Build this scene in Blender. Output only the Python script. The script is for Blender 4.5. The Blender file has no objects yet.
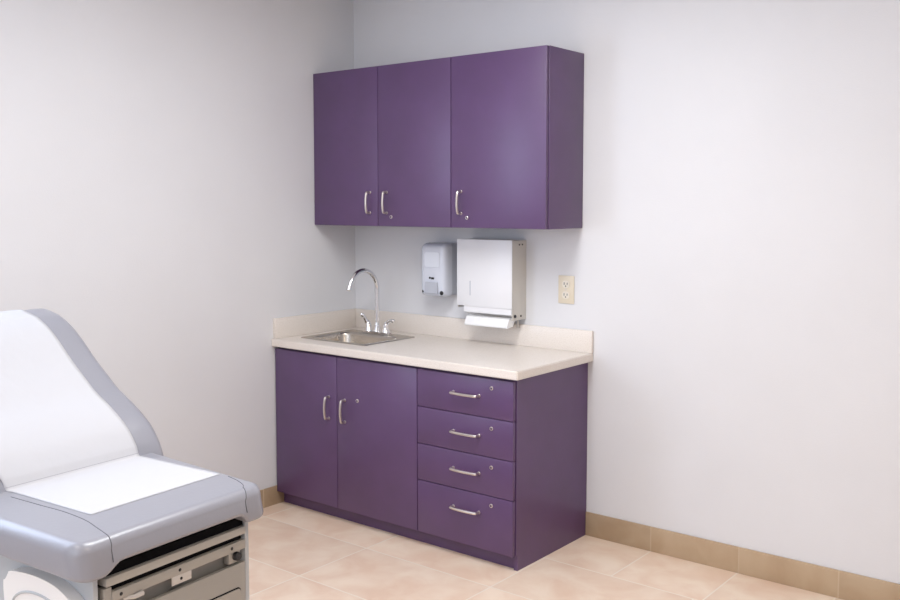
import bpy, bmesh, math, random
from mathutils import Vector, Matrix

scene = bpy.context.scene
COL = scene.collection

# ------------------------------------------------------------------ camera
CX, CY, CZ = 3.7084, -3.7919, 1.5499
YAW, PITCH = 0.6729, -0.0737
F_PX, PX, PY = 944.1207, 451.28, 274.125
cam_data = bpy.data.cameras.new('camera')
cam = bpy.data.objects.new('camera', cam_data)
COL.objects.link(cam)
cam.location = (CX, CY, CZ)
cam.rotation_euler = (math.pi / 2 + PITCH, 0, YAW)
cam_data.sensor_width = 36.0
cam_data.lens = F_PX * 36.0 / 900.0
cam_data.shift_x = -(PX - 450.0) / 900.0
cam_data.shift_y = (PY - 300.0) / 900.0
cam_data.clip_start = 0.05
scene.camera = cam

# ------------------------------------------------------------------ light and exposure
scene.view_settings.view_transform = 'Standard'
scene.view_settings.look = 'None'
scene.view_settings.gamma = 1.0
scene.view_settings.use_curve_mapping = False
scene.view_settings.exposure = 0.0

world = bpy.data.worlds.new('daylight')
scene.world = world
world.use_nodes = True
bg = world.node_tree.nodes['Background']
bg.inputs[0].default_value = (0.62, 0.75, 1.0, 1)
bg.inputs[1].default_value = 0.7


def area(name, loc, rot, sx, sy, power, color):
    d = bpy.data.lights.new(name, 'AREA')
    d.shape = 'RECTANGLE'
    d.size, d.size_y = sx, sy
    d.energy = power
    d.color = color
    o = bpy.data.objects.new(name, d)
    COL.objects.link(o)
    o.location = loc
    o.rotation_euler = rot
    return o


ROOM_X, ROOM_Y, ROOM_Z = 4.9, -5.2, 2.7
WIN = (0.6, 3.2, 0.85, 2.45)          # unseen fill window added in the wall behind the camera: x0, x1, z0, z1
CEIL_LIGHTS = [(1.7, -1.7), (1.5, -4.0), (3.6, -2.8)]
WINL = (-3.60, -2.40, 0.90, 2.35)        # opening in the left wall beyond the frame: y0, y1, z0, z1
area('unseen_window_light', ((WIN[0] + WIN[1]) / 2, ROOM_Y + 0.03, (WIN[2] + WIN[3]) / 2), (math.radians(90), 0, 0),
     WIN[1] - WIN[0] - 0.1, WIN[3] - WIN[2] - 0.1, 27, (0.84, 0.90, 1.0))  # broad fill for the room corner, set in the added front window
area('unseen_window_light', (0.03, (WINL[0] + WINL[1]) / 2, (WINL[2] + WINL[3]) / 2), (0, math.radians(-90), 0),
     WINL[3] - WINL[2] - 0.1, WINL[1] - WINL[0] - 0.1, 32, (0.66, 0.78, 1.0))
for (lx, ly), lw, lc in zip(CEIL_LIGHTS, (31, 6, 14), ((0.93, 0.96, 1.0), (0.94, 0.96, 1.0), (1.0, 0.80, 0.58))):
    area('ceiling_lamp', (lx, ly, ROOM_Z - 0.07), (0, 0, 0), 0.56, 1.16, lw, lc)


# ------------------------------------------------------------------ material helpers
def mat(name, color, rough=0.5, metal=0.0, spec=0.5, noise=None, bump=None, coat=0.0):
    """noise = (scale, second colour, contrast low, high); bump = (scale, strength, distance)"""
    m = bpy.data.materials.new(name)
    m.use_nodes = True
    nt = m.node_tree
    b = nt.nodes['Principled BSDF']
    b.inputs['Base Color'].default_value = (*color, 1)
    b.inputs['Roughness'].default_value = rough
    b.inputs['Metallic'].default_value = metal
    b.inputs['Specular IOR Level'].default_value = spec
    b.inputs['Coat Weight'].default_value = coat
    tc = nt.nodes.new('ShaderNodeTexCoord')
    if noise:
        n = nt.nodes.new('ShaderNodeTexNoise')
        n.inputs['Scale'].default_value = noise[0]
        n.inputs['Detail'].default_value = 6
        r = nt.nodes.new('ShaderNodeValToRGB')
        r.color_ramp.elements[0].position = noise[2]
        r.color_ramp.elements[1].position = noise[3]
        r.color_ramp.elements[0].color = (*color, 1)
        r.color_ramp.elements[1].color = (*noise[1], 1)
        nt.links.new(tc.outputs['Object'], n.inputs['Vector'])
        nt.links.new(n.outputs['Fac'], r.inputs['Fac'])
        nt.links.new(r.outputs['Color'], b.inputs['Base Color'])
    if bump:
        n = nt.nodes.new('ShaderNodeTexNoise')
        n.inputs['Scale'].default_value = bump[0]
        n.inputs['Detail'].default_value = 4
        u = nt.nodes.new('ShaderNodeBump')
        u.inputs['Strength'].default_value = bump[1]
        u.inputs['Distance'].default_value = bump[2]
        nt.links.new(tc.outputs['Object'], n.inputs['Vector'])
        nt.links.new(n.outputs['Fac'], u.inputs['Height'])
        nt.links.new(u.outputs['Normal'], b.inputs['Normal'])
    return m


WALL = mat('painted_wall', (0.745, 0.746, 0.765), 0.62, spec=0.3, noise=(3.0, (0.73, 0.73, 0.748), 0.35, 0.7), bump=(160, 0.12, 0.004))
CEILM = mat('ceiling_white', (0.87, 0.87, 0.86), 0.9, spec=0.1)
PURPLE = mat('purple_laminate', (0.100, 0.048, 0.140), 0.38, spec=0.7, noise=(7.0, (0.090, 0.044, 0.124), 0.35, 0.7), bump=(240, 0.10, 0.002))
PURPLE_DARK = mat('purple_carcass', (0.085, 0.045, 0.11), 0.6)
COUNTER = mat('beige_laminate', (0.80, 0.74, 0.68), 0.32, noise=(260, (0.62, 0.54, 0.47), 0.52, 0.72))
STEEL = mat('brushed_steel', (0.52, 0.48, 0.43), 0.26, metal=1.0)
NICKEL = mat('satin_nickel', (0.72, 0.67, 0.62), 0.28, metal=1.0)
CHROME = mat('chrome', (0.80, 0.80, 0.82), 0.07, metal=1.0)
BLACK = mat('black_plastic', (0.015, 0.015, 0.018), 0.5)
DISP_WHITE = mat('white_enamel', (0.84, 0.84, 0.86), 0.28, spec=0.5)
DISP_SIDE = mat('dispenser_side_steel', (0.62, 0.59, 0.54), 0.4, metal=0.15)
SOAP_GREY = mat('soap_plastic_grey', (0.50, 0.52, 0.58), 0.35)
SOAP_LIGHT = mat('soap_plastic_light', (0.66, 0.69, 0.77), 0.22, coat=0.3)
SOAP_WINDOW = mat('soap_window', (0.76, 0.80, 0.88), 0.15, coat=0.3)
PAPER = mat('white_paper', (0.54, 0.54, 0.565), 0.8, spec=0.15, bump=(14, 0.25, 0.01))
TOWEL = mat('towel_paper', (0.88, 0.88, 0.88), 0.9, spec=0.1)
IVORY = mat('ivory_plastic', (0.74, 0.66, 0.52), 0.35)
IVORY_LIGHT = mat('ivory_face', (0.80, 0.74, 0.64), 0.35)
VINYL = mat('grey_vinyl', (0.275, 0.277, 0.315), 0.33, spec=0.8, bump=(120, 0.12, 0.003))
SEAM = mat('vinyl_seam', (0.12, 0.12, 0.135), 0.6)
TABLE_BODY = mat('table_enamel', (0.46, 0.48, 0.50), 0.38)
TABLE_FACE = mat('table_face_enamel', (0.36, 0.34, 0.31), 0.36)
TABLE_DARK = mat('table_black_and_shade', (0.006, 0.006, 0.007), 0.9, spec=0.1)  # near black, also stands in for shadow in the void under the seat
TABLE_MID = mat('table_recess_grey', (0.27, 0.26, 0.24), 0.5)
TRAY = mat('tray_grey', (0.40, 0.38, 0.35), 0.4)
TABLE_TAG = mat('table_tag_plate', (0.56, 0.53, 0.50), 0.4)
TABLE_WHITE = mat('table_white_plastic', (0.80, 0.79, 0.78), 0.35)
LAMP_FRAME = mat('lamp_frame_white', (0.8, 0.8, 0.8), 0.5)
CAULK = mat('caulk', (0.70, 0.66, 0.60), 0.6)

DIFFUSER = bpy.data.materials.new('lamp_diffuser')
DIFFUSER.use_nodes = True
_b = DIFFUSER.node_tree.nodes['Principled BSDF']
_b.inputs['Base Color'].default_value = (0.9, 0.9, 0.88, 1)
_b.inputs['Emission Color'].default_value = (1.0, 0.93, 0.82, 1)
_b.inputs['Emission Strength'].default_value = 3.0


def tile_material(name, c1, c2, grout, floor=True):
    m = bpy.data.materials.new(name)
    m.use_nodes = True
    nt = m.node_tree
    N, L = nt.nodes, nt.links
    b = N['Principled BSDF']
    geo = N.new('ShaderNodeNewGeometry')
    sep = N.new('ShaderNodeSeparateXYZ')
    L.new(geo.outputs['Position'], sep.inputs[0])

    def math_(op, a, bb=None, cc=None):
        n = N.new('ShaderNodeMath')
        n.operation = op
        for k, v in enumerate((a, bb, cc)):
            if v is None:
                continue
            if isinstance(v, (int, float)):
                n.inputs[k].default_value = v
            else:
                L.new(v, n.inputs[k])
        return n.outputs[0]

    X, Y = sep.outputs[0], sep.outputs[1]

    def line(v, spacing, off, half):
        t = math_('DIVIDE', math_('SUBTRACT', v, off), spacing)
        f = math_('SUBTRACT', t, math_('FLOOR', t))
        d = math_('MULTIPLY', math_('MINIMUM', f, math_('SUBTRACT', 1.0, f)), spacing)
        ramp = N.new('ShaderNodeMapRange')
        ramp.interpolation_type = 'SMOOTHSTEP'
        ramp.inputs['From Min'].default_value = half * 0.5
        ramp.inputs['From Max'].default_value = half * 1.6
        ramp.inputs['To Min'].default_value = 1.0
        ramp.inputs['To Max'].default_value = 0.0
        L.new(d, ramp.inputs['Value'])
        return ramp.outputs[0], math_('FLOOR', t)

    if floor:
        gy, iy = line(Y, 0.405, -0.37, 0.003)
        gA, iA = line(X, 0.40, 1.835, 0.003)
        gB, iB = line(X, 0.695, 0.812, 0.003)
        rowA = math_('GREATER_THAN', Y, -0.37)
        gx = math_('ADD', math_('MULTIPLY', gA, rowA), math_('MULTIPLY', gB, math_('SUBTRACT', 1.0, rowA)))
        ix = math_('ADD', math_('MULTIPLY', iA, rowA), math_('MULTIPLY', iB, math_('SUBTRACT', 1.0, rowA)))
        g = math_('MAXIMUM', gx, gy)
        idx = math_('ADD', math_('MULTIPLY', ix, 7.31), math_('MULTIPLY', iy, 13.7))
    else:
        gA, iA = line(X, 0.405, 1.835, 0.0025)
        gB, iB = line(Y, 0.405, -0.69, 0.0025)
        g = math_('MAXIMUM', gA, gB) if name.endswith('both') else (gA if name.endswith('x') else gB)
        idx = math_('ADD', iA, math_('MULTIPLY', iB, 3.3))
    wn = N.new('ShaderNodeTexWhiteNoise')
    wn.noise_dimensions = '1D'
    L.new(idx, wn.inputs['W'])
    # stone mottling
    off = N.new('ShaderNodeVectorMath')
    off.operation = 'ADD'
    comb = N.new('ShaderNodeCombineXYZ')
    L.new(math_('MULTIPLY', wn.outputs['Value'], 9.0), comb.inputs[2])
    L.new(geo.outputs['Position'], off.inputs[0])
    L.new(comb.outputs[0], off.inputs[1])
    n1 = N.new('ShaderNodeTexNoise')
    n1.inputs['Scale'].default_value = 6.5
    n1.inputs['Detail'].default_value = 8
    n1.inputs['Distortion'].default_value = 0.4
    L.new(off.outputs[0], n1.inputs['Vector'])
    r = N.new('ShaderNodeValToRGB')
    r.color_ramp.elements[0].position = 0.36
    r.color_ramp.elements[1].position = 0.66
    r.color_ramp.elements[0].color = (*c1, 1)
    r.color_ramp.elements[1].color = (*c2, 1)
    L.new(n1.outputs['Fac'], r.inputs['Fac'])
    hsv = N.new('ShaderNodeHueSaturation')
    L.new(r.outputs['Color'], hsv.inputs['Color'])
    L.new(math_('ADD', math_('MULTIPLY', wn.outputs['Value'], 0.08), 0.96), hsv.inputs['Value'])
    mix = N.new('ShaderNodeMix')
    mix.data_type = 'RGBA'
    L.new(g, mix.inputs['Factor'])
    L.new(hsv.outputs['Color'], mix.inputs['A'])
    mix.inputs['B'].default_value = (*grout, 1)
    L.new(mix.outputs['Result'], b.inputs['Base Color'])
    b.inputs['Roughness'].default_value = 0.38
    b.inputs['Specular IOR Level'].default_value = 0.4
    bu = N.new('ShaderNodeBump')
    bu.inputs['Strength'].default_value = 0.25
    bu.inputs['Distance'].default_value = 0.002
    L.new(math_('SUBTRACT', n1.outputs['Fac'], g), bu.inputs['Height'])
    L.new(bu.outputs['Normal'], b.inputs['Normal'])
    return m


FLOOR_TILE = tile_material('floor_tile', (0.77, 0.575, 0.44), (0.86, 0.71, 0.57), (0.86, 0.76, 0.65))
BASE_X = tile_material('baseboard_tile_x', (0.44, 0.315, 0.20), (0.50, 0.375, 0.25), (0.54, 0.42, 0.29), floor=False)
BASE_Y = tile_material('baseboard_tile_y', (0.44, 0.315, 0.20), (0.50, 0.375, 0.25), (0.66, 0.54, 0.36), floor=False)


# ------------------------------------------------------------------ mesh helpers
def link(name, bm, material, parent=None, kind=None, smooth=35, mats=None):
    me = bpy.data.meshes.new(name)
    bmesh.ops.recalc_face_normals(bm, faces=bm.faces[:])
    bm.to_mesh(me)
    bm.free()
    for m in (mats or [material]):
        me.materials.append(m)
    if smooth:
        for p in me.polygons:
            p.use_smooth = True
        me.set_sharp_from_angle(angle=math.radians(smooth))
    o = bpy.data.objects.new(name, me)
    COL.objects.link(o)
    if parent is not None:
        o.parent = parent
    if kind:
        o['kind'] = kind
    return o


def thing(name, label, cat, loc=(0, 0, 0), rz=0.0, group=None):
    o = bpy.data.objects.new(name, None)
    o.empty_display_size = 0.1
    COL.objects.link(o)
    o.location = loc
    o.rotation_euler = (0, 0, rz)
    tag(o, label, cat, group)
    return o


def tag(o, label, cat, group=None):
    o['label'] = label
    o['category'] = cat
    if group:
        o['group'] = group
    return o


def box(bm, x0, x1, y0, y1, z0, z1, bevel=0.0, seg=2):
    g = bmesh.ops.create_cube(bm, size=1.0)
    vs = g['verts']
    for v in vs:
        v.co = Vector((x0 + (v.co.x + .5) * (x1 - x0), y0 + (v.co.y + .5) * (y1 - y0), z0 + (v.co.z + .5) * (z1 - z0)))
    if bevel > 0:
        es = list({e for v in vs for e in v.link_edges})
        bmesh.ops.bevel(bm, geom=es, offset=bevel, segments=seg, affect='EDGES', profile=0.5)
    return bm


def B(*a, **k):
    return box(bmesh.new(), *a, **k)


def catmull(pts, n=6):
    P = [Vector(p) for p in pts]
    out = []
    for i in range(len(P) - 1):
        p0 = P[i - 1] if i > 0 else P[i] * 2 - P[i + 1]
        p1, p2 = P[i], P[i + 1]
        p3 = P[i + 2] if i + 2 < len(P) else P[i + 1] * 2 - P[i]
        for k in range(n):
            t = k / n
            out.append(0.5 * ((2 * p1) + (p2 - p0) * t + (2 * p0 - 5 * p1 + 4 * p2 - p3) * t * t + (3 * p1 - p0 - 3 * p2 + p3) * t ** 3))
    out.append(P[-1].copy())
    return out


def tube(bm, pts, radii, seg=12, sx=1.0, cap=True, up=Vector((0, 0, 1))):
    """swept tube; radii a number or list; sx flattens the section sideways"""
    P = [Vector(p) for p in pts]
    if isinstance(radii, (int, float)):
        radii = [radii] * len(P)
    rings = []
    t0 = (P[1] - P[0]).normalized()
    ref = up if abs(t0.dot(up)) < 0.9 else Vector((1, 0, 0))
    nrm = (ref - t0 * ref.dot(t0)).normalized()
    for i, p in enumerate(P):
        if i == 0:
            t = P[1] - P[0]
        elif i == len(P) - 1:
            t = P[-1] - P[-2]
        else:
            t = P[i + 1] - P[i - 1]
        t.normalize()
        nrm = (nrm - t * nrm.dot(t)).normalized()
        bn = t.cross(nrm)
        ring = [bm.verts.new(p + (nrm * math.cos(2 * math.pi * k / seg) + bn * sx * math.sin(2 * math.pi * k / seg)) * radii[i]) for k in range(seg)]
        rings.append(ring)
    for a, b in zip(rings, rings[1:]):
        for k in range(seg):
            bm.faces.new((a[k], a[(k + 1) % seg], b[(k + 1) % seg], b[k]))
    if cap:
        bm.faces.new(rings[0][::-1])
        bm.faces.new(rings[-1])
    return bm


def disc(bm, c, axis, r, depth, seg=20):
    c = Vector(c)
    a = Vector(axis).normalized()
    return tube(bm, [c, c + a * depth * 0.75, c + a * depth], [r, r, r * 0.85], seg)


def prism(bm, pts2, plane, a0, a1, bevel=0.0):
    """polygon pts2 extruded from a0 to a1; plane 'xz' extrudes along y, 'yz' along x, 'xy' along z"""
    def mk(p, a):
        return {'xz': (p[0], a, p[1]), 'yz': (a, p[0], p[1]), 'xy': (p[0], p[1], a)}[plane]
    v0 = [bm.verts.new(mk(p, a0)) for p in pts2]
    v1 = [bm.verts.new(mk(p, a1)) for p in pts2]
    n = len(pts2)
    fs = [bm.faces.new(v0), bm.faces.new(v1[::-1])]
    for k in range(n):
        bm.faces.new((v0[k], v1[k], v1[(k + 1) % n], v0[(k + 1) % n]))
    if bevel > 0:
        bmesh.ops.bevel(bm, geom=list({e for f in fs for e in f.edges}), offset=bevel, segments=2, affect='EDGES')
    return bm


def rrect(x0, x1, z0, z1, r, n=6):
    out = []
    for cx, cz, a in ((x1 - r, z1 - r, 0), (x0 + r, z1 - r, 90), (x0 + r, z0 + r, 180), (x1 - r, z0 + r, 270)):
        for k in range(n + 1):
            t = math.radians(a + 90 * k / n)
            out.append((cx + r * math.cos(t), cz + r * math.sin(t)))
    return out


# ------------------------------------------------------------------ the room
T = 0.12
link('floor', B(-T, ROOM_X + T, ROOM_Y - T, T, -0.10, 0.0), FLOOR_TILE, kind='structure', smooth=0)
link('ceiling', B(-T, ROOM_X + T, ROOM_Y - T, T, ROOM_Z, ROOM_Z + 0.1), CEILM, kind='structure', smooth=0)
bm = bmesh.new()
v0, v1, vz0, vz1 = WINL
box(bm, -T, 0, v1, T, 0, ROOM_Z)
box(bm, -T, 0, ROOM_Y - T, v0, 0, ROOM_Z)
box(bm, -T, 0, v0, v1, 0, vz0)
box(bm, -T, 0, v0, v1, vz1, ROOM_Z)
link('wall_left', bm, WALL, kind='structure', smooth=0)
bm = bmesh.new()
box(bm, -0.09, -0.03, v0, v0 + 0.05, vz0, vz1)
box(bm, -0.09, -0.03, v1 - 0.05, v1, vz0, vz1)
box(bm, -0.09, -0.03, v0 + 0.05, v1 - 0.05, vz0, vz0 + 0.05)
box(bm, -0.09, -0.03, v0 + 0.05, v1 - 0.05, vz1 - 0.05, vz1)
link('window_2', bm, LAMP_FRAME, kind='structure')
link('wall_back', B(0, ROOM_X, 0, T, 0, ROOM_Z), WALL, kind='structure', smooth=0)
link('wall_right', B(ROOM_X, ROOM_X + T, ROOM_Y - T, T, 0, ROOM_Z), WALL, kind='structure', smooth=0)
bm = bmesh.new()
w0, w1, wz0, wz1 = WIN
box(bm, 0, w0, ROOM_Y - T, ROOM_Y, 0, ROOM_Z)
box(bm, w1, ROOM_X, ROOM_Y - T, ROOM_Y, 0, ROOM_Z)
box(bm, w0, w1, ROOM_Y - T, ROOM_Y, 0, wz0)
box(bm, w0, w1, ROOM_Y - T, ROOM_Y, wz1, ROOM_Z)
link('wall_front', bm, WALL, kind='structure', smooth=0)
bm = bmesh.new()
fy0, fy1 = ROOM_Y - 0.09, ROOM_Y - 0.03
box(bm, w0, w0 + 0.05, fy0, fy1, wz0, wz1)
box(bm, w1 - 0.05, w1, fy0, fy1, wz0, wz1)
box(bm, w0 + 0.05, w1 - 0.05, fy0, fy1, wz0, wz0 + 0.05)
box(bm, w0 + 0.05, w1 - 0.05, fy0, fy1, wz1 - 0.05, wz1)
box(bm, (w0 + w1) / 2 - 0.02, (w0 + w1) / 2 + 0.02, fy0, fy1, wz0 + 0.05, wz1 - 0.05)
link('fill_window_1', bm, LAMP_FRAME, kind='structure')  # unseen window frame, added around the fill light

GLASS = mat('window_glass', (0.95, 0.97, 1.0), 0.02)
GLASS.node_tree.nodes['Principled BSDF'].inputs['Transmission Weight'].default_value = 1.0
link('pane', B(w0 + 0.05, w1 - 0.05, ROOM_Y - 0.066, ROOM_Y - 0.060, wz0 + 0.05, wz1 - 0.05), GLASS, bpy.data.objects['fill_window_1'], smooth=0)
link('pane', B(-0.066, -0.060, v0 + 0.05, v1 - 0.05, vz0 + 0.05, vz1 - 0.05), GLASS, bpy.data.objects['window_2'], smooth=0)
link('baseboard_back', B(1.4995, ROOM_X, -0.010, 0, 0, 0.112, bevel=0.0015), BASE_X, kind='structure')
link('baseboard_left', B(0, 0.010, ROOM_Y, -0.545, 0, 0.096, bevel=0.0015), BASE_Y, kind='structure')

# lamps of the room, out of frame above the photograph
for lx, ly in CEIL_LIGHTS:
    t = thing('ceiling_light', 'white rectangular ceiling light above the %s' % ('exam table and cabinets' if (lx < 2 and ly > -3) else 'rear of the room by the window' if lx < 2 else 'open floor on the right'), 'ceiling light', (lx, ly, ROOM_Z))
    bm = bmesh.new()
    for s in (-1, 1):
        box(bm, *(sorted((s * 0.28, s * 0.31))), -0.61, 0.61, -0.05, 0)
        box(bm, -0.28, 0.28, *(sorted((s * 0.58, s * 0.61))), -0.05, 0)
    link('frame', bm, LAMP_FRAME, t)
    link('diffuser', B(-0.279, 0.279, -0.579, 0.579, -0.035, -0.025), DIFFUSER, t)


# ------------------------------------------------------------------ cabinet parts
def bow_handle(vertical, half=0.055, proj=0.032):
    """bow handle centred at origin, standing off toward -y"""
    bm = bmesh.new()
    pts, rad = [], []
    n = 14
    prof = [(-half, 0.0), (-half, -0.6 * proj), (-half * 0.97, -0.88 * proj)]
    for k in range(n + 1):
        s = -1 + 2 * k / n
        prof.append((s * half * 0.93, -(0.92 + 0.18 * (1 - s * s)) * proj))
    prof += [(half * 0.97, -0.88 * proj), (half, -0.6 * proj), (half, 0.0)]
    P = [Vector((0, y, s)) if vertical else Vector((s, y, 0)) for s, y in prof]
    up = Vector((1, 0, 0)) if vertical else Vector((0, 0, 1))
    tube(bm, P, 0.0062, 10, up=up)
    for s in (-1, 1):
        c = Vector((0, 0, s * half)) if vertical else Vector((s * half, 0, 0))
        disc(bm, c, (0, -1, 0), 0.0075, 0.004, 14)
    return bm


def lock(parent, x, y, z, dark=False):
    l = link('lock', disc(bmesh.new(), (x, y, z), (0, -1, 0), 0.0085, 0.004, 20), NICKEL, parent)
    bm = bmesh.new()
    disc(bm, (x, y - 0.0035, z), (0, -1, 0), 0.0048, 0.0012, 16)
    k = link('keyhole', bm, BLACK if dark else PURPLE_DARK, parent)
    return l


def handle(parent, x, y, z, vertical, half=0.055, proj=0.030):
    bm = bow_handle(vertical, half, proj)
    bmesh.ops.translate(bm, vec=(x, y, z), verts=bm.verts[:])
    return link('handle', bm, NICKEL, parent)


def front(name, parent, x0, x1, z0, z1, yf, th=0.019):
    return link(name, B(x0, x1, yf, yf + th, z0, z1, bevel=0.0016), PURPLE, parent)


# base cabinet
W, D, CT = 1.4985, 0.6025, 0.8642
UNDER = 0.826
KICK = 0.068
YF = -D
base = thing('base_cabinet', 'long purple base cabinet with two doors and four drawers under the beige countertop', 'cabinet', (0, 0, 0))
bm = bmesh.new()
yb = YF + 0.0215
box(bm, 0.0115, W - 0.018, yb, -0.001, KICK, KICK + 0.018)                      # bottom
box(bm, 0.0115, 0.0295, yb, -0.001, KICK + 0.018, UNDER)                 # left side
box(bm, 0.961, 0.979, yb, -0.001, KICK + 0.018, UNDER)                 # divider
box(bm, 0.0295, 0.961, -0.012, -0.001, KICK + 0.018, UNDER)             # back
box(bm, 0.979, W - 0.018, -0.012, -0.001, KICK + 0.018, UNDER)
box(bm, 0.0295, 0.961, yb, yb + 0.018, UNDER - 0.06, UNDER)             # top rails
box(bm, 0.979, W - 0.018, yb, yb + 0.018, UNDER - 0.06, UNDER)
box(bm, 0.441, 0.473, yb, yb + 0.018, KICK + 0.018, UNDER - 0.06)
for zz in (0.644, 0.475, 0.307):
    box(bm, 0.979, W - 0.018, yb, yb + 0.018, zz - 0.015, zz + 0.015)
link('carcass', bm, PURPLE_DARK, base, smooth=0)
bm = bmesh.new()
prism(bm, [(yb, KICK), (yb + 0.011, KICK), (yb + 0.011, 0.0), (-0.001, 0.0), (-0.001, UNDER), (yb, UNDER)], 'yz', W - 0.018, W)
link('side_panel', bm, PURPLE, base, smooth=0)
link('toe_kick', B(0.0115, W - 0.018, YF + 0.048, YF + 0.066, 0, KICK), PURPLE, base)

DT = 0.8135
d1 = front('door', base, 0.012, 0.4552, KICK, DT, YF)
handle(d1, 0.403, YF, 0.560, True, 0.053)
d2 = front('door', base, 0.4582, 0.9672, KICK, DT, YF)
handle(d2, 0.512, YF, 0.557, True, 0.053)
lock(d2, 0.596, YF, 0.618)
for z0, z1, hz, lz in ((0.6465, DT, 0.735, 0.775), (0.4775, 0.6435, 0.563, 0.602), (0.3095, 0.4745, 0.398, 0.434), (KICK, 0.3065, 0.226, 0.268)):
    d = front('drawer', base, 0.9712, 1.4955, z0, z1, YF)
    handle(d, 1.249, YF, hz, False, 0.070, 0.028)
    lock(d, 1.385, YF, lz)

# countertop with the sink cut-out
ctop = thing('countertop', 'beige speckled laminate countertop with low backsplashes on the purple base cabinet', 'countertop', (0, 0, 0))
SX0, SX1, SY0, SY1 = 0.106, 0.528, -0.484, -0.138
xs = [0.001, SX0, SX1, 1.5275]
ys = [-0.619, SY0, SY1, -0.001]
bm = bmesh.new()
vt = {}
for zi, z in enumerate((UNDER, CT)):
    for i, x in enumerate(xs):
        for j, y in enumerate(ys):
            vt[i, j, zi] = bm.verts.new((x, y, z))
for i in range(3):
    for j in range(3):
        if i == 1 and j == 1:
            continue
        for zi in (0, 1):
            bm.faces.new([vt[i, j, zi], vt[i + 1, j, zi], vt[i + 1, j + 1, zi], vt[i, j + 1, zi]])
def side(a, b):
    bm.faces.new([vt[a[0], a[1], 0], vt[b[0], b[1], 0], vt[b[0], b[1], 1], vt[a[0], a[1], 1]])
for k in range(3):
    side((k, 0), (k + 1, 0)); side((k, 3), (k + 1, 3)); side((0, k), (0, k + 1)); side((3, k), (3, k + 1))
side((1, 1), (2, 1)); side((1, 2), (2, 2)); side((1, 1), (1, 2)); side((2, 1), (2, 2))
bmesh.ops.recalc_face_normals(bm, faces=bm.faces[:])
es = [e for e in bm.edges if (abs(e.verts[0].co.y + 0.619) < 1e-4 and abs(e.verts[1].co.y + 0.619) < 1e-4) or
      (abs(e.verts[0].co.x - 1.5275) < 1e-4 and abs(e.verts[1].co.x - 1.5275) < 1e-4)]
es = [e for e in es if len(e.link_faces) == 2 and e.calc_face_angle(0) > 1.0]
bmesh.ops.bevel(bm, geom=es, offset=0.004, segments=3, affect='EDGES')
link('worktop', bm, COUNTER, ctop)
link('backsplash', B(0.001, 1.5275, -0.019, -0.001, CT, CT + 0.104, bevel=0.0025), COUNTER, ctop)
link('backsplash', B(0.001, 0.019, -0.606, -0.0195, CT, CT + 0.104, bevel=0.0025), COUNTER, ctop)

# ------------------------------------------------------------------ sink
sink = thing('sink', 'stainless steel rectangular drop-in sink set in the beige countertop', 'sink', (0, 0, CT))


def loop(bm, x0, x1, y0, y1, r, z, n=6):
    return [bm.verts.new((x, y, z)) for x, y in rrect(x0, x1, y0, y1, r, n)]


bm = bmesh.new()
rx0, rx1, ry0, ry1 = 0.085, 0.548, -0.503, -0.113
bx0, bx1, by0, by1 = 0.120, 0.515, -0.472, -0.205
R = [loop(bm, rx0, rx1, ry0, ry1, 0.022, 0.0006), loop(bm, rx0 + .002, rx1 - .002, ry0 + .002, ry1 - .002, 0.021, 0.004),
     loop(bm, rx0 + .007, rx1 - .007, ry0 + .007, ry1 - .007, 0.018, 0.005),
     loop(bm, bx0 - .006, bx1 + .006, by0 - .006, by1 + .006, 0.060, 0.0035),
     loop(bm, bx0, bx1, by0, by1, 0.056, 0.0), loop(bm, bx0 + .003, bx1 - .003, by0 + .003, by1 - .003, 0.054, -0.010),
     loop(bm, bx0 + .012, bx1 - .012, by0 + .012, by1 - .012, 0.05, -0.125), loop(bm, bx0 + .020, bx1 - .020, by0 + .020, by1 - .020, 0.045, -0.142),
     loop(bm, bx0 + .042, bx1 - .042, by0 + .042, by1 - .042, 0.035, -0.150), loop(bm, .285, .355, -.373, -.303, 0.0349, -0.153)]
for a, b in zip(R, R[1:]):
    n = len(a)
    for k in range(n):
        bm.faces.new((a[k], a[(k + 1) % n], b[(k + 1) % n], b[k]))
bm.faces.new(R[-1])
o = link('basin', bm, STEEL, sink, smooth=50)
bm = bmesh.new()
tube(bm, [(.32, -.338, -.1525), (.32, -.338, -.150), (.32, -.338, -.1515)], [.034, .031, .022], 24)
link('drain', bm, CHROME, sink)

# ------------------------------------------------------------------ faucet
FX, FY = 0.312, -0.158
faucet = thing('faucet', 'chrome gooseneck faucet with two lever handles behind the steel sink', 'faucet', (FX, FY, CT + 0.0052))
bm = bmesh.new()
prism(bm, rrect(-0.098, 0.098, -0.026, 0.026, 0.0255, 8), 'xy', 0.0, 0.012, bevel=0.003)
tube(bm, [(0, 0, 0.010), (0, 0, 0.022), (0, 0, 0.045), (0, 0, 0.062)], [0.022, 0.020, 0.014, 0.011], 20)
link('base', bm, CHROME, faucet)
pts = [(0, 0, 0.055), (0, 0, 0.10), (0, 0, 0.17), (0, 0, 0.236)]
ra = 0.103
for k in range(1, 19):
    a = math.radians(k * 8.6)
    pts.append((0, -ra + ra * math.cos(a), 0.236 + ra * math.sin(a)))
lx, ly, lz_ = pts[-1]
pts.append((0, ly - 0.010, lz_ - 0.022))
bm = bmesh.new()
tube(bm, pts, [0.0118] * (len(pts)), 16)
link('spout', bm, CHROME, faucet, smooth=50)
e = Vector(pts[-1]); dr = (Vector(pts[-1]) - Vector(pts[-2])).normalized()
link('aerator', tube(bmesh.new(), [e - dr * 0.004, e + dr * 0.016], 0.0135, 16), CHROME, faucet)
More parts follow.
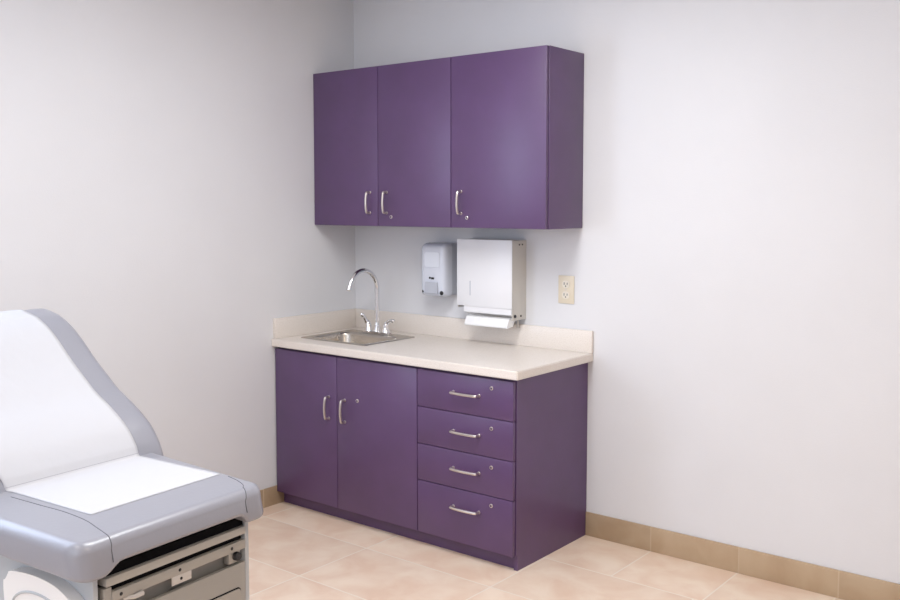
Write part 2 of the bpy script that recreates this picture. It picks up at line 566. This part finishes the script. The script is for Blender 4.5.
for s in (-1, 1):
    bm = bmesh.new()
    x = s * 0.062
    tube(bm, [(x, 0, 0.010), (x, 0, 0.020), (x, 0, 0.038), (x + s * 0.004, -0.002, 0.052), (x + s * 0.006, -0.003, 0.062), (x + s * 0.006, -0.003, 0.066)],
         [0.024, 0.021, 0.0165, 0.015, 0.011, 0.004], 18)
    hnd = link('handle', bm, CHROME, faucet, smooth=50)
    bm = bmesh.new()
    if s < 0:
        tube(bm, [(x - .004, -.004, .050), (x - .010, -.014, .070), (x - .014, -.024, .086), (x - .017, -.032, .097), (x - .019, -.038, .103)],
             [0.012, 0.009, 0.0085, 0.0115, 0.005], 12)
    else:
        tube(bm, [(x + .004, -.002, .055), (x + .022, -.004, .070), (x + .042, -.006, .076), (x + .060, -.007, .075), (x + .066, -.007, .074)],
             [0.011, 0.0085, 0.008, 0.0105, 0.005], 12)
    link('lever', bm, CHROME, hnd, smooth=50)

# ------------------------------------------------------------------ wall cabinet
WU, DU, ZB, ZT = 1.4621, 0.3104, 1.4405, 2.2355
wc = thing('wall_cabinet', 'long purple three-door wall cabinet hung above the sink and dispensers', 'cabinet', (0, 0, 0))
bm = bmesh.new()
yb = -DU + 0.0215
box(bm, 0.001, WU - .018, yb, -0.001, ZB, ZB + .018)
box(bm, 0.001, WU - .018, yb, -0.001, ZT - .018, ZT)
box(bm, 0.001, 0.019, yb, -0.001, ZB + .018, ZT - .018)
box(bm, 0.922, 0.940, yb, -0.001, ZB + .018, ZT - .018)
box(bm, 0.454, 0.474, yb, yb + .018, ZB + .018, ZT - .018)
box(bm, 0.019, 0.922, -0.012, -0.001, ZB + .018, ZT - .018)
box(bm, 0.940, WU - .018, -0.012, -0.001, ZB + .018, ZT - .018)
link('carcass', bm, PURPLE_DARK, wc, smooth=0)
link('side_panel', B(WU - .018, WU, yb, -0.001, ZB, ZT, bevel=0.001), PURPLE, wc)
for x0, x1, hx, lkx in ((0.004, 0.4628, 0.410, None), (0.4658, 0.9290, 0.524, 0.553), (0.9330, WU - 0.003, 0.992, 1.027)):
    d = front('door', wc, x0, x1, ZB + 0.001, ZT - 0.001, -DU)
    handle(d, hx, -DU, 1.559, True, 0.051)
    if lkx:
        lock(d, lkx, -DU, 1.488)

# ------------------------------------------------------------------ soap dispenser
soap = thing('soap_dispenser', 'pale grey plastic soap dispenser on the back wall left of the towel dispenser', 'soap dispenser', (0.655, 0, 1.217))
bm = bmesh.new()
prism(bm, rrect(-0.080, 0.085, -0.130, 0.137, 0.018, 6), 'xz', -0.060, -0.001, bevel=0.003)
link('back_housing', bm, SOAP_GREY, soap)
# front cover: lofted outline that bulges and narrows toward the front
bm = bmesh.new()
rings = []
for yy, ins, zt, zb in ((-0.0605, 0.0, 0.0, 0.0), (-0.085, 0.002, 0.002, 0.0), (-0.105, 0.007, 0.007, 0.003), (-0.114, 0.015, 0.016, 0.010), (-0.118, 0.028, 0.030, 0.022)):
    rings.append([bm.verts.new((x, yy, z)) for x, z in rrect(-0.085 + ins, 0.085 - ins, -0.135 + zb, 0.138 - zt, 0.024, 6)])
for a, b in zip(rings, rings[1:]):
    n = len(a)
    for k in range(n):
        bm.faces.new((a[k], a[(k + 1) % n], b[(k + 1) % n], b[k]))
bm.faces.new(rings[-1]); bm.faces.new(rings[0][::-1])
link('cover', bm, SOAP_LIGHT, soap, smooth=45)
bm = bmesh.new()
prism(bm, rrect(-0.048, 0.050, 0.015, 0.092, 0.012, 5), 'xz', -0.1205, -0.1185, bevel=0.0008)
link('window', bm, SOAP_WINDOW, soap)
bm = bmesh.new()
prism(bm, [(-0.040, -0.060), (0.040, -0.060), (0.044, -0.118), (-0.044, -0.118)], 'xz', -0.128, -0.1185, bevel=0.002)
link('push_bar', bm, SOAP_GREY, soap)
bm = bmesh.new()
box(bm, -0.018, -0.008, -0.1205, -0.1185, -0.044, -0.034)
box(bm, -0.004, 0.014, -0.1205, -0.1185, -0.046, -0.036)
link('lock_slot', bm, BLACK, soap)
link('latch_button', disc(bmesh.new(), (-0.062, -0.1135, -0.110), (0, -1, 0), 0.006, 0.003), BLACK, soap)
link('latch_button', disc(bmesh.new(), (0.060, -0.1135, -0.113), (0, -1, 0), 0.011, 0.004), BLACK, soap)

# ------------------------------------------------------------------ paper towel dispenser
tx0, tx1, tyf, tz0, tz1 = 0.819, 1.151, -0.121, 0.996, 1.380
tw = thing('paper_towel_dispenser', 'white metal folded-towel dispenser on the back wall right of the soap dispenser', 'towel dispenser', (tx0, 0, tz0))
wx, hz_ = tx1 - tx0, tz1 - tz0
bm = bmesh.new()
box(bm, 0.002, 0.005, tyf + 0.004, -0.001, 0.045, hz_ - 0.002)
box(bm, wx - 0.004, wx, tyf + 0.004, -0.001, 0.0, hz_ - 0.002)
box(bm, 0.005, wx - 0.004, -0.004, -0.001, 0.0, hz_ - 0.002)
box(bm, 0.005, wx - 0.004, tyf + 0.004, -0.004, hz_ - 0.005, hz_ - 0.002)
box(bm, 0.005, wx - 0.004, tyf + 0.060, -0.004, 0.042, 0.045)
link('housing', bm, DISP_SIDE, tw, smooth=0)
bm = bmesh.new()
box(bm, 0.0, wx - 0.001, tyf, tyf + 0.003, 0.056, hz_, bevel=0.001)
box(bm, 0.0, wx - 0.001, tyf + 0.003, tyf + 0.016, hz_ - 0.002, hz_, bevel=0.0006)
link('front_door', bm, DISP_WHITE, tw)
link('latch', B(0.080, 0.084, tyf - 0.0012, tyf + 0.0005, 0.108, 0.180), SOAP_GREY, tw)
bm = bmesh.new()
prism(bm, [(tyf + 0.004, 0.058), (tyf + 0.004, 0.026), (tyf + 0.055, 0.010), (tyf + 0.055, 0.058)], 'yz', 0.040, wx - 0.006)
link('towel_tray', bm, DISP_WHITE, tw)
for dy, dz, dr_, dd in ((0.025, 0.020, 0.008, 0.005), (0.075, 0.018, 0.005, 0.003), (0.060, hz_ - 0.022, 0.004, 0.002), (0.085, hz_ - 0.022, 0.004, 0.002)):
    link('hinge_pin', disc(bmesh.new(), (wx, tyf + dy, dz), (1, 0, 0), dr_, dd), BLACK, tw)
bm = bmesh.new()
prism(bm, [(tyf - 0.020, -0.030), (tyf - 0.018, -0.036), (tyf + 0.030, -0.030), (tyf + 0.048, 0.002), (tyf + 0.030, 0.009), (tyf - 0.002, 0.006)], 'yz', 0.062, wx - 0.014)
t = link('paper_towel', bm, TOWEL, None)
t.location = (tx0, 0, tz0)
tag(t, 'white folded paper towel hanging out under the white wall dispenser', 'paper towel')
bm = bmesh.new()
tube(bm, [(wx - 0.024, -0.034, 0.0), (wx - 0.024, -0.034, -0.030), (wx - 0.024, -0.034, -0.042)], [0.004, 0.004, 0.007], 12)
link('key_stem', bm, DISP_SIDE, tw)

# ------------------------------------------------------------------ electrical outlet
ot = thing('electrical_outlet', 'ivory double electrical outlet on the wall right of the dispensers', 'outlet', (1.379, 0, 1.151))
link('cover_plate', B(-0.043, 0.043, -0.006, -0.0003, -0.066, 0.066, bevel=0.003), IVORY, ot)
for s in (-1, 1):
    zc = s * 0.0255
    bm = bmesh.new()
    prism(bm, rrect(-0.019, 0.019, zc - 0.017, zc + 0.017, 0.012, 6), 'xz', -0.009, -0.0055, bevel=0.001)
    r = link('receptacle', bm, IVORY_LIGHT, ot)
    bm = bmesh.new()
    box(bm, -0.010, -0.0065, -0.0095, -0.0085, zc - 0.003, zc + 0.009)
    box(bm, 0.0065, 0.010, -0.0095, -0.0085, zc - 0.002, zc + 0.008)
    disc(bm, (0, -0.0085, zc - 0.009), (0, -1, 0), 0.0035, 0.001, 12)
    link('slots', bm, BLACK, r)
link('screw', disc(bmesh.new(), (0, -0.0055, 0), (0, -1, 0), 0.004, 0.0015, 14), NICKEL, ot)

# ------------------------------------------------------------------ exam table (local x points to the foot end)
TO = (1.70, -2.385, 0.0)
TR = math.radians(5)
table = thing('exam_table', 'grey padded medical exam table with raised backrest and metal base, beside the left wall', 'exam table', TO, TR)
SEAT_Z = 0.770
Y0, Y1 = -0.302, 0.340


def stations(y0, y1, R, n=7, mid=14):
    out = []
    for k in range(n):
        a = math.pi / 2 * k / n
        d = R * (1 - math.cos(a))
        out.append((y0 + d, R * (1 - math.sin(a))))
    for k in range(mid + 1):
        out.append((y0 + R + (y1 - y0 - 2 * R) * k / mid, 0.0))
    for k in range(n - 1, -1, -1):
        a = math.pi / 2 * k / n
        d = R * (1 - math.cos(a))
        out.append((y1 - d, R * (1 - math.sin(a))))
    return out


def smooth01(t):
    t = max(0.0, min(1.0, t))
    return t * t * (3 - 2 * t)


# seat cushion
SX_B, SX_F = -0.58, 0.024
bm = bmesh.new()
rings = []
def inset(d, R):
    return R - math.sqrt(max(0.0, R * R - max(0.0, R - d) ** 2))


ys_ = [Y0 + 0.055 * (1 - math.cos(math.pi / 2 * k / 12)) for k in range(12)]
ys_ = ys_ + [Y0 + 0.055 + (Y1 - Y0 - 0.11) * k / 40 for k in range(41)] + [Y0 + Y1 - v for v in ys_[::-1]]
for y in ys_:
    d = min(y - Y0, Y1 - y)
    ez, ex = inset(d, 0.030), inset(d, 0.050)
    wrap = max(smooth01((-0.185 - y) / 0.055), smooth01((y - 0.222) / 0.03))
    zb = 0.706 - 0.026 * wrap
    x0, x1, z0, z1 = SX_B + ex * 0.4, SX_F - ex, zb + ez * 0.4, SEAT_Z - ez
    pts = []
    rt, rb = min(0.030, (z1 - z0) * 0.6), min(0.012, (z1 - z0) * .2)
    for cx_, cz_, a0, rr in ((x1 - rt - 0.010, z1 - rt, 0, rt), (x0 + 0.012, z1 - 0.012, 90, 0.012), (x0 + 0.012, z0 + 0.012, 180, 0.012), (x1 - rb, z0 + rb, 270, rb)):
        for k in range(9):
            t = math.radians(a0 + 90 * k / 8)
            pts.append((cx_ + rr * math.cos(t), cz_ + rr * math.sin(t)))
    rings.append([bm.verts.new((px_, (y * (0.37 - 0.070 * (px_ - SX_B) / (SX_F - SX_B)) / Y1) if y > 0 else y, pz_)) for px_, pz_ in pts])
for a, b in zip(rings, rings[1:]):
    n = len(a)
    for k in range(n):
        bm.faces.new((a[k], a[(k + 1) % n], b[(k + 1) % n], b[k]))
bm.faces.new(rings[0][::-1]); bm.faces.new(rings[-1])
seat = link('seat_cushion', bm, VINYL, table, smooth=60)


def seam(path, r=0.0012):
    return tube(bmesh.new(), catmull([Vector(p) for p in path], 5), r, 8)


zt = SEAT_Z
fr = []
for k in range(8):           # over the front curve
    t = math.radians(90 - 90 * k / 7)
    fr.append((SX_F - 0.040 + 0.030 * math.cos(t), SEAT_Z - 0.030 + 0.030 * math.sin(t)))
link('seam', seam([(-0.47, -0.166, zt), (-0.34, -0.164, zt), (-0.24, -0.162, zt), (-0.14, -0.172, zt), (-0.06, -0.193, zt)] +
                  [(x, -0.205 - 0.001 * i, z) for i, (x, z) in enumerate(fr)] + [(SX_F - .001, -0.214, 0.712)]), SEAM, seat)
link('seam', seam([(-0.13, 0.290, zt), (-0.08, 0.276, zt), (-0.035, 0.256, zt)] +
                  [(x, 0.238 - 0.003 * i, z) for i, (x, z) in enumerate(fr)] + [(SX_F - .001, 0.215, 0.712)]), SEAM, seat)

# back cushion
front_curve = [(-0.520, 0.758), (-0.532, 0.786), (-0.548, 0.812), (-0.585, 0.855), (-0.655, 0.904), (-0.735, 0.948), (-0.805, 1.000), (-0.855, 1.038), (-0.930, 1.103), (-0.985, 1.142), (-1.040, 1.170)]
FC = catmull([Vector((x, 0, z)) for x, z in front_curve], 5)


def offset_in(P, i, r):
    a = P[max(0, i - 1)]
    b = P[min(len(P) - 1, i + 1)]
    t = (b - a).normalized()
    n = Vector((-t.z, 0, t.x))           # candidate normal
    if n.z > 0:
        n = -n
    return P[i] + n * r


RAD = [0.030 + (0.058 - 0.030) * min(1, i / (len(FC) - 1) * 1.3) for i in range(len(FC))]
CL = [offset_in(FC, i, RAD[i]) for i in range(len(FC))]
CL.append(Vector((-1.125, 0, 1.132))); RAD.append(0.056)


def stadium(e):
    left, right = [], []
    n = len(CL)
    for i, c in enumerate(CL):
        a, b = CL[max(0, i - 1)], CL[min(n - 1, i + 1)]
        t = (b - a).normalized()
        nn = Vector((-t.z, 0, t.x))
        if nn.z < 0:
            nn = -nn
        r = max(0.004, RAD[i] - e)
        left.append(c + nn * r)
        right.append(c - nn * r)
    out = list(left)
    c = CL[-1]; t = (CL[-1] - CL[-2]).normalized(); nn = (left[-1] - c).normalized(); r = (left[-1] - c).length
    for k in range(1, 8):
        a = math.pi * k / 8
        out.append(c + nn * r * math.cos(a) + t * r * math.sin(a))
    out += right[::-1]
    c = CL[0]; t = (CL[0] - CL[1]).normalized(); nn = (right[0] - c).normalized(); r = (right[0] - c).length
    for k in range(1, 8):
        a = math.pi * k / 8
        out.append(c + nn * r * math.cos(a) + t * r * math.sin(a))
    return out


bm = bmesh.new()
rings = []
for y, e in stations(Y0, 0.395, 0.030):
    rings.append([bm.verts.new((p.x, y, p.z)) for p in stadium(e)])
for a, b in zip(rings, rings[1:]):
    n = len(a)
    for k in range(n):
        bm.faces.new((a[k], a[(k + 1) % n], b[(k + 1) % n], b[k]))
bm.faces.new(rings[0][::-1]); bm.faces.new(rings[-1])
link('back_cushion', bm, VINYL, table, smooth=60)
# metal board and struts carrying the backrest
bm = bmesh.new()
bp0, bp1 = CL[4] + Vector((0.02, 0, -0.045)), CL[-1] + Vector((0.03, 0, -0.075))
dv = (bp1 - bp0).normalized(); nv = Vector((dv.z, 0, -dv.x))
if nv.z > 0:
    nv = -nv
for a, b in (((-0.20, -0.17), 0), ((0.21, 0.24), 0)):
    bm = bmesh.new()
    q = [bp0, bp1, bp1 + nv * 0.03, bp0 + nv * 0.03]
    prism(bm, [(v.x, v.z) for v in q], 'xz', a[0], a[1])
    tube(bm, [((bp0 + bp1) / 2 + Vector((0, (a[0] + a[1]) / 2, 0))), Vector((-0.95, (a[0] + a[1]) / 2, 0.67))], 0.012, 10)
    link('backrest_support', bm, TRAY, table)

# base
BY0, BY1 = -0.240, 0.262
bm = bmesh.new()
box(bm, -1.10, -0.022, BY0, BY0 + 0.014, 0.06, 0.680, bevel=0.002)
box(bm, -1.10, -0.022, BY1 - 0.014, BY1, 0.06, 0.680, bevel=0.002)
box(bm, -1.10, -1.086, BY0 + 0.014, BY1 - 0.014, 0.06, 0.680)
box(bm, -1.086, -0.30, BY0 + 0.014, BY1 - 0.014, 0.664, 0.680)
link('body_shell', bm, TABLE_BODY, table)
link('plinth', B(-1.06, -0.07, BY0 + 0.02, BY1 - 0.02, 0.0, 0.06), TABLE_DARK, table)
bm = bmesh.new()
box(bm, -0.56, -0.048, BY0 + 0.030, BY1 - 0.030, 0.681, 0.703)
box(bm, -0.28, -0.030, BY0 + 0.015, BY1 - 0.015, 0.6595, 0.681)  # near-black block stands in for the shadow between cushion and tray
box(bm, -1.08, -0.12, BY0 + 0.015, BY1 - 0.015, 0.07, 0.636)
box(bm, -0.060, -0.034, -0.188, 0.243, 0.600, 0.6375)  # near-black filler puts shade into the gap above the rail
link('frame_and_shade_blocks', bm, TABLE_DARK, table)
link('footrest_tray', B(-0.29, -0.016, -0.207, 0.2455, 0.638, 0.659, bevel=0.002), TRAY, table)
bar = link('face_rail', B(-0.034, -0.018, -0.190, 0.2455, 0.596, 0.621, bevel=0.0015), TABLE_FACE, table)
for yy in (-0.165, 0.015, 0.195):
    link('screw', disc(bmesh.new(), (-0.0185, yy, 0.609), (1, 0, 0), 0.0045, 0.0015, 12), BLACK, bar)
link('post', B(-0.045, -0.020, -0.2125, -0.190, 0.08, 0.634, bevel=0.001), TABLE_FACE, table)
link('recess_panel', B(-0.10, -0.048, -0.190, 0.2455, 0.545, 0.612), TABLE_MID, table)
link('latch_plate', B(-0.0215, -0.0195, -0.010, 0.054, 0.573, 0.598, bevel=0.0006), TABLE_TAG, bar)
link('screw', disc(bmesh.new(), (-0.0195, 0.020, 0.585), (1, 0, 0), 0.004, 0.0015, 12), BLACK, bar)
brk = link('bracket', B(-0.047, -0.026, 0.190, 0.232, 0.562, 0.600, bevel=0.002), TABLE_FACE, table)
link('knob', tube(bmesh.new(), [(-0.026, 0.215, 0.581), (-0.014, 0.215, 0.581), (-0.011, 0.215, 0.581)], [0.012, 0.012, 0.009], 20), BLACK, brk)
bm = bmesh.new()
tube(bm, [(-0.045, -0.150, 0.588), (-0.030, -0.148, 0.590), (-0.015, -0.128, 0.590), (-0.014, -0.105, 0.592)], [0.005, 0.006, 0.006, 0.007], 10)
box(bm, -0.058, -0.040, -0.165, -0.120, 0.575, 0.592, bevel=0.003)
link('hook', bm, TABLE_TAG, table)
lp = link('lower_panel', B(-0.034, -0.020, -0.190, 0.2455, 0.08, 0.558, bevel=0.002), TABLE_FACE, table)
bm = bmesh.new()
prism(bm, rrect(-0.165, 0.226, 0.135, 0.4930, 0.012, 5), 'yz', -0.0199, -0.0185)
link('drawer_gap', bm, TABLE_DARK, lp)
bm = bmesh.new()
prism(bm, rrect(-0.162, 0.223, 0.138, 0.4900, 0.010, 5), 'yz', -0.0184, -0.0150, bevel=0.001)
link('step_drawer', bm, TABLE_FACE, table)

# white side handle plate with an oval recess
bm = bmesh.new()
yo = BY0
outer = catmull([Vector((x, 0, z)) for x, z in ((-0.336, 0.560), (-0.338, 0.595), (-0.332, 0.622), (-0.304, 0.639), (-0.24, 0.647), (-0.18, 0.648), (-0.12, 0.641), (-0.07, 0.622), (-0.038, 0.592), (-0.030, 0.555), (-0.034, 0.50), (-0.07, 0.468), (-0.18, 0.458), (-0.30, 0.468), (-0.332, 0.50), (-0.336, 0.560))], 4)[:-1]
outer = [(p.x, p.z) for p in outer]
prism(bm, outer, 'xz', yo - 0.034, yo - 0.0005, bevel=0.008)
hp = link('side_grip', bm, TABLE_WHITE, table, smooth=50)
bm = bmesh.new()
cx_, cz_ = -0.190, 0.556
ring_o = [Vector((cx_ + 0.108 * math.cos(t), yo - 0.034, cz_ + 0.050 * math.sin(t))) for t in [2 * math.pi * k / 40 for k in range(41)]]
tube(bm, ring_o, 0.0035, 8, cap=False, up=Vector((0, 1, 0)))
link('grip_rim', bm, TABLE_BODY, hp)
link('screw', disc(bmesh.new(), (-0.024 - 0.03, BY0, 0.676 - 0.012), (0, -1, 0), 0.0035, 0.0015, 10), BLACK, table)

# ------------------------------------------------------------------ exam paper (lies on the cushions: its own thing)
PYA, PYB = -0.140, 0.292
path = [Vector((x, 0, SEAT_Z + 0.0013)) for x in [-0.163 - 0.012 * k for k in range(31)]]
path = [p for p in path if p.x > -0.525]
FC2 = [p for p in FC]
up_pts = []
for i, p in enumerate(FC2):
    a, b = FC2[max(0, i - 1)], FC2[min(len(FC2) - 1, i + 1)]
    t = (b - a).normalized()
    n = Vector((-t.z, 0, t.x))
    if n.z < 0:
        n = -n
    up_pts.append(p + n * 0.0026)
path += [Vector((-0.526, 0, SEAT_Z + 0.003)), Vector((-0.529, 0, SEAT_Z + 0.009))]
path += [p for p in up_pts if p.z > SEAT_Z + 0.026]
c, r = CL[-1], RAD[-1] + 0.0032
for k in range(0, 11):
    a = math.radians(92 + 12 * k)
    q = Vector((c.x + r * math.cos(a), 0, c.z + r * math.sin(a)))
    if q.x < path[-1].x - 0.004:
        path.append(q)
bm = bmesh.new()
NY = 36
grid = []
for i, p in enumerate(path):
    row = []
    for j in range(NY + 1):
        v = j / NY
        ya = PYA - 0.085 * smooth01((-0.50 - p.x) / 0.16)
        y = ya + (PYB - ya) * v
        row.append(bm.verts.new((p.x, y, p.z)))
    grid.append(row)
for i in range(len(grid) - 1):
    for j in range(NY):
        bm.faces.new((grid[i][j], grid[i + 1][j], grid[i + 1][j + 1], grid[i][j + 1]))
paper = link('exam_paper', bm, PAPER, None, smooth=60)
paper.location = TO
paper.rotation_euler = (0, 0, TR)
if paper.data.polygons[3].normal.z < 0:
    paper.data.flip_normals()
so = paper.modifiers.new('thickness', 'SOLIDIFY')
so.thickness = 0.0008
so.offset = -1.0
tag(paper, 'sheet of white exam paper draped over the raised grey backrest and seat', 'paper sheet')
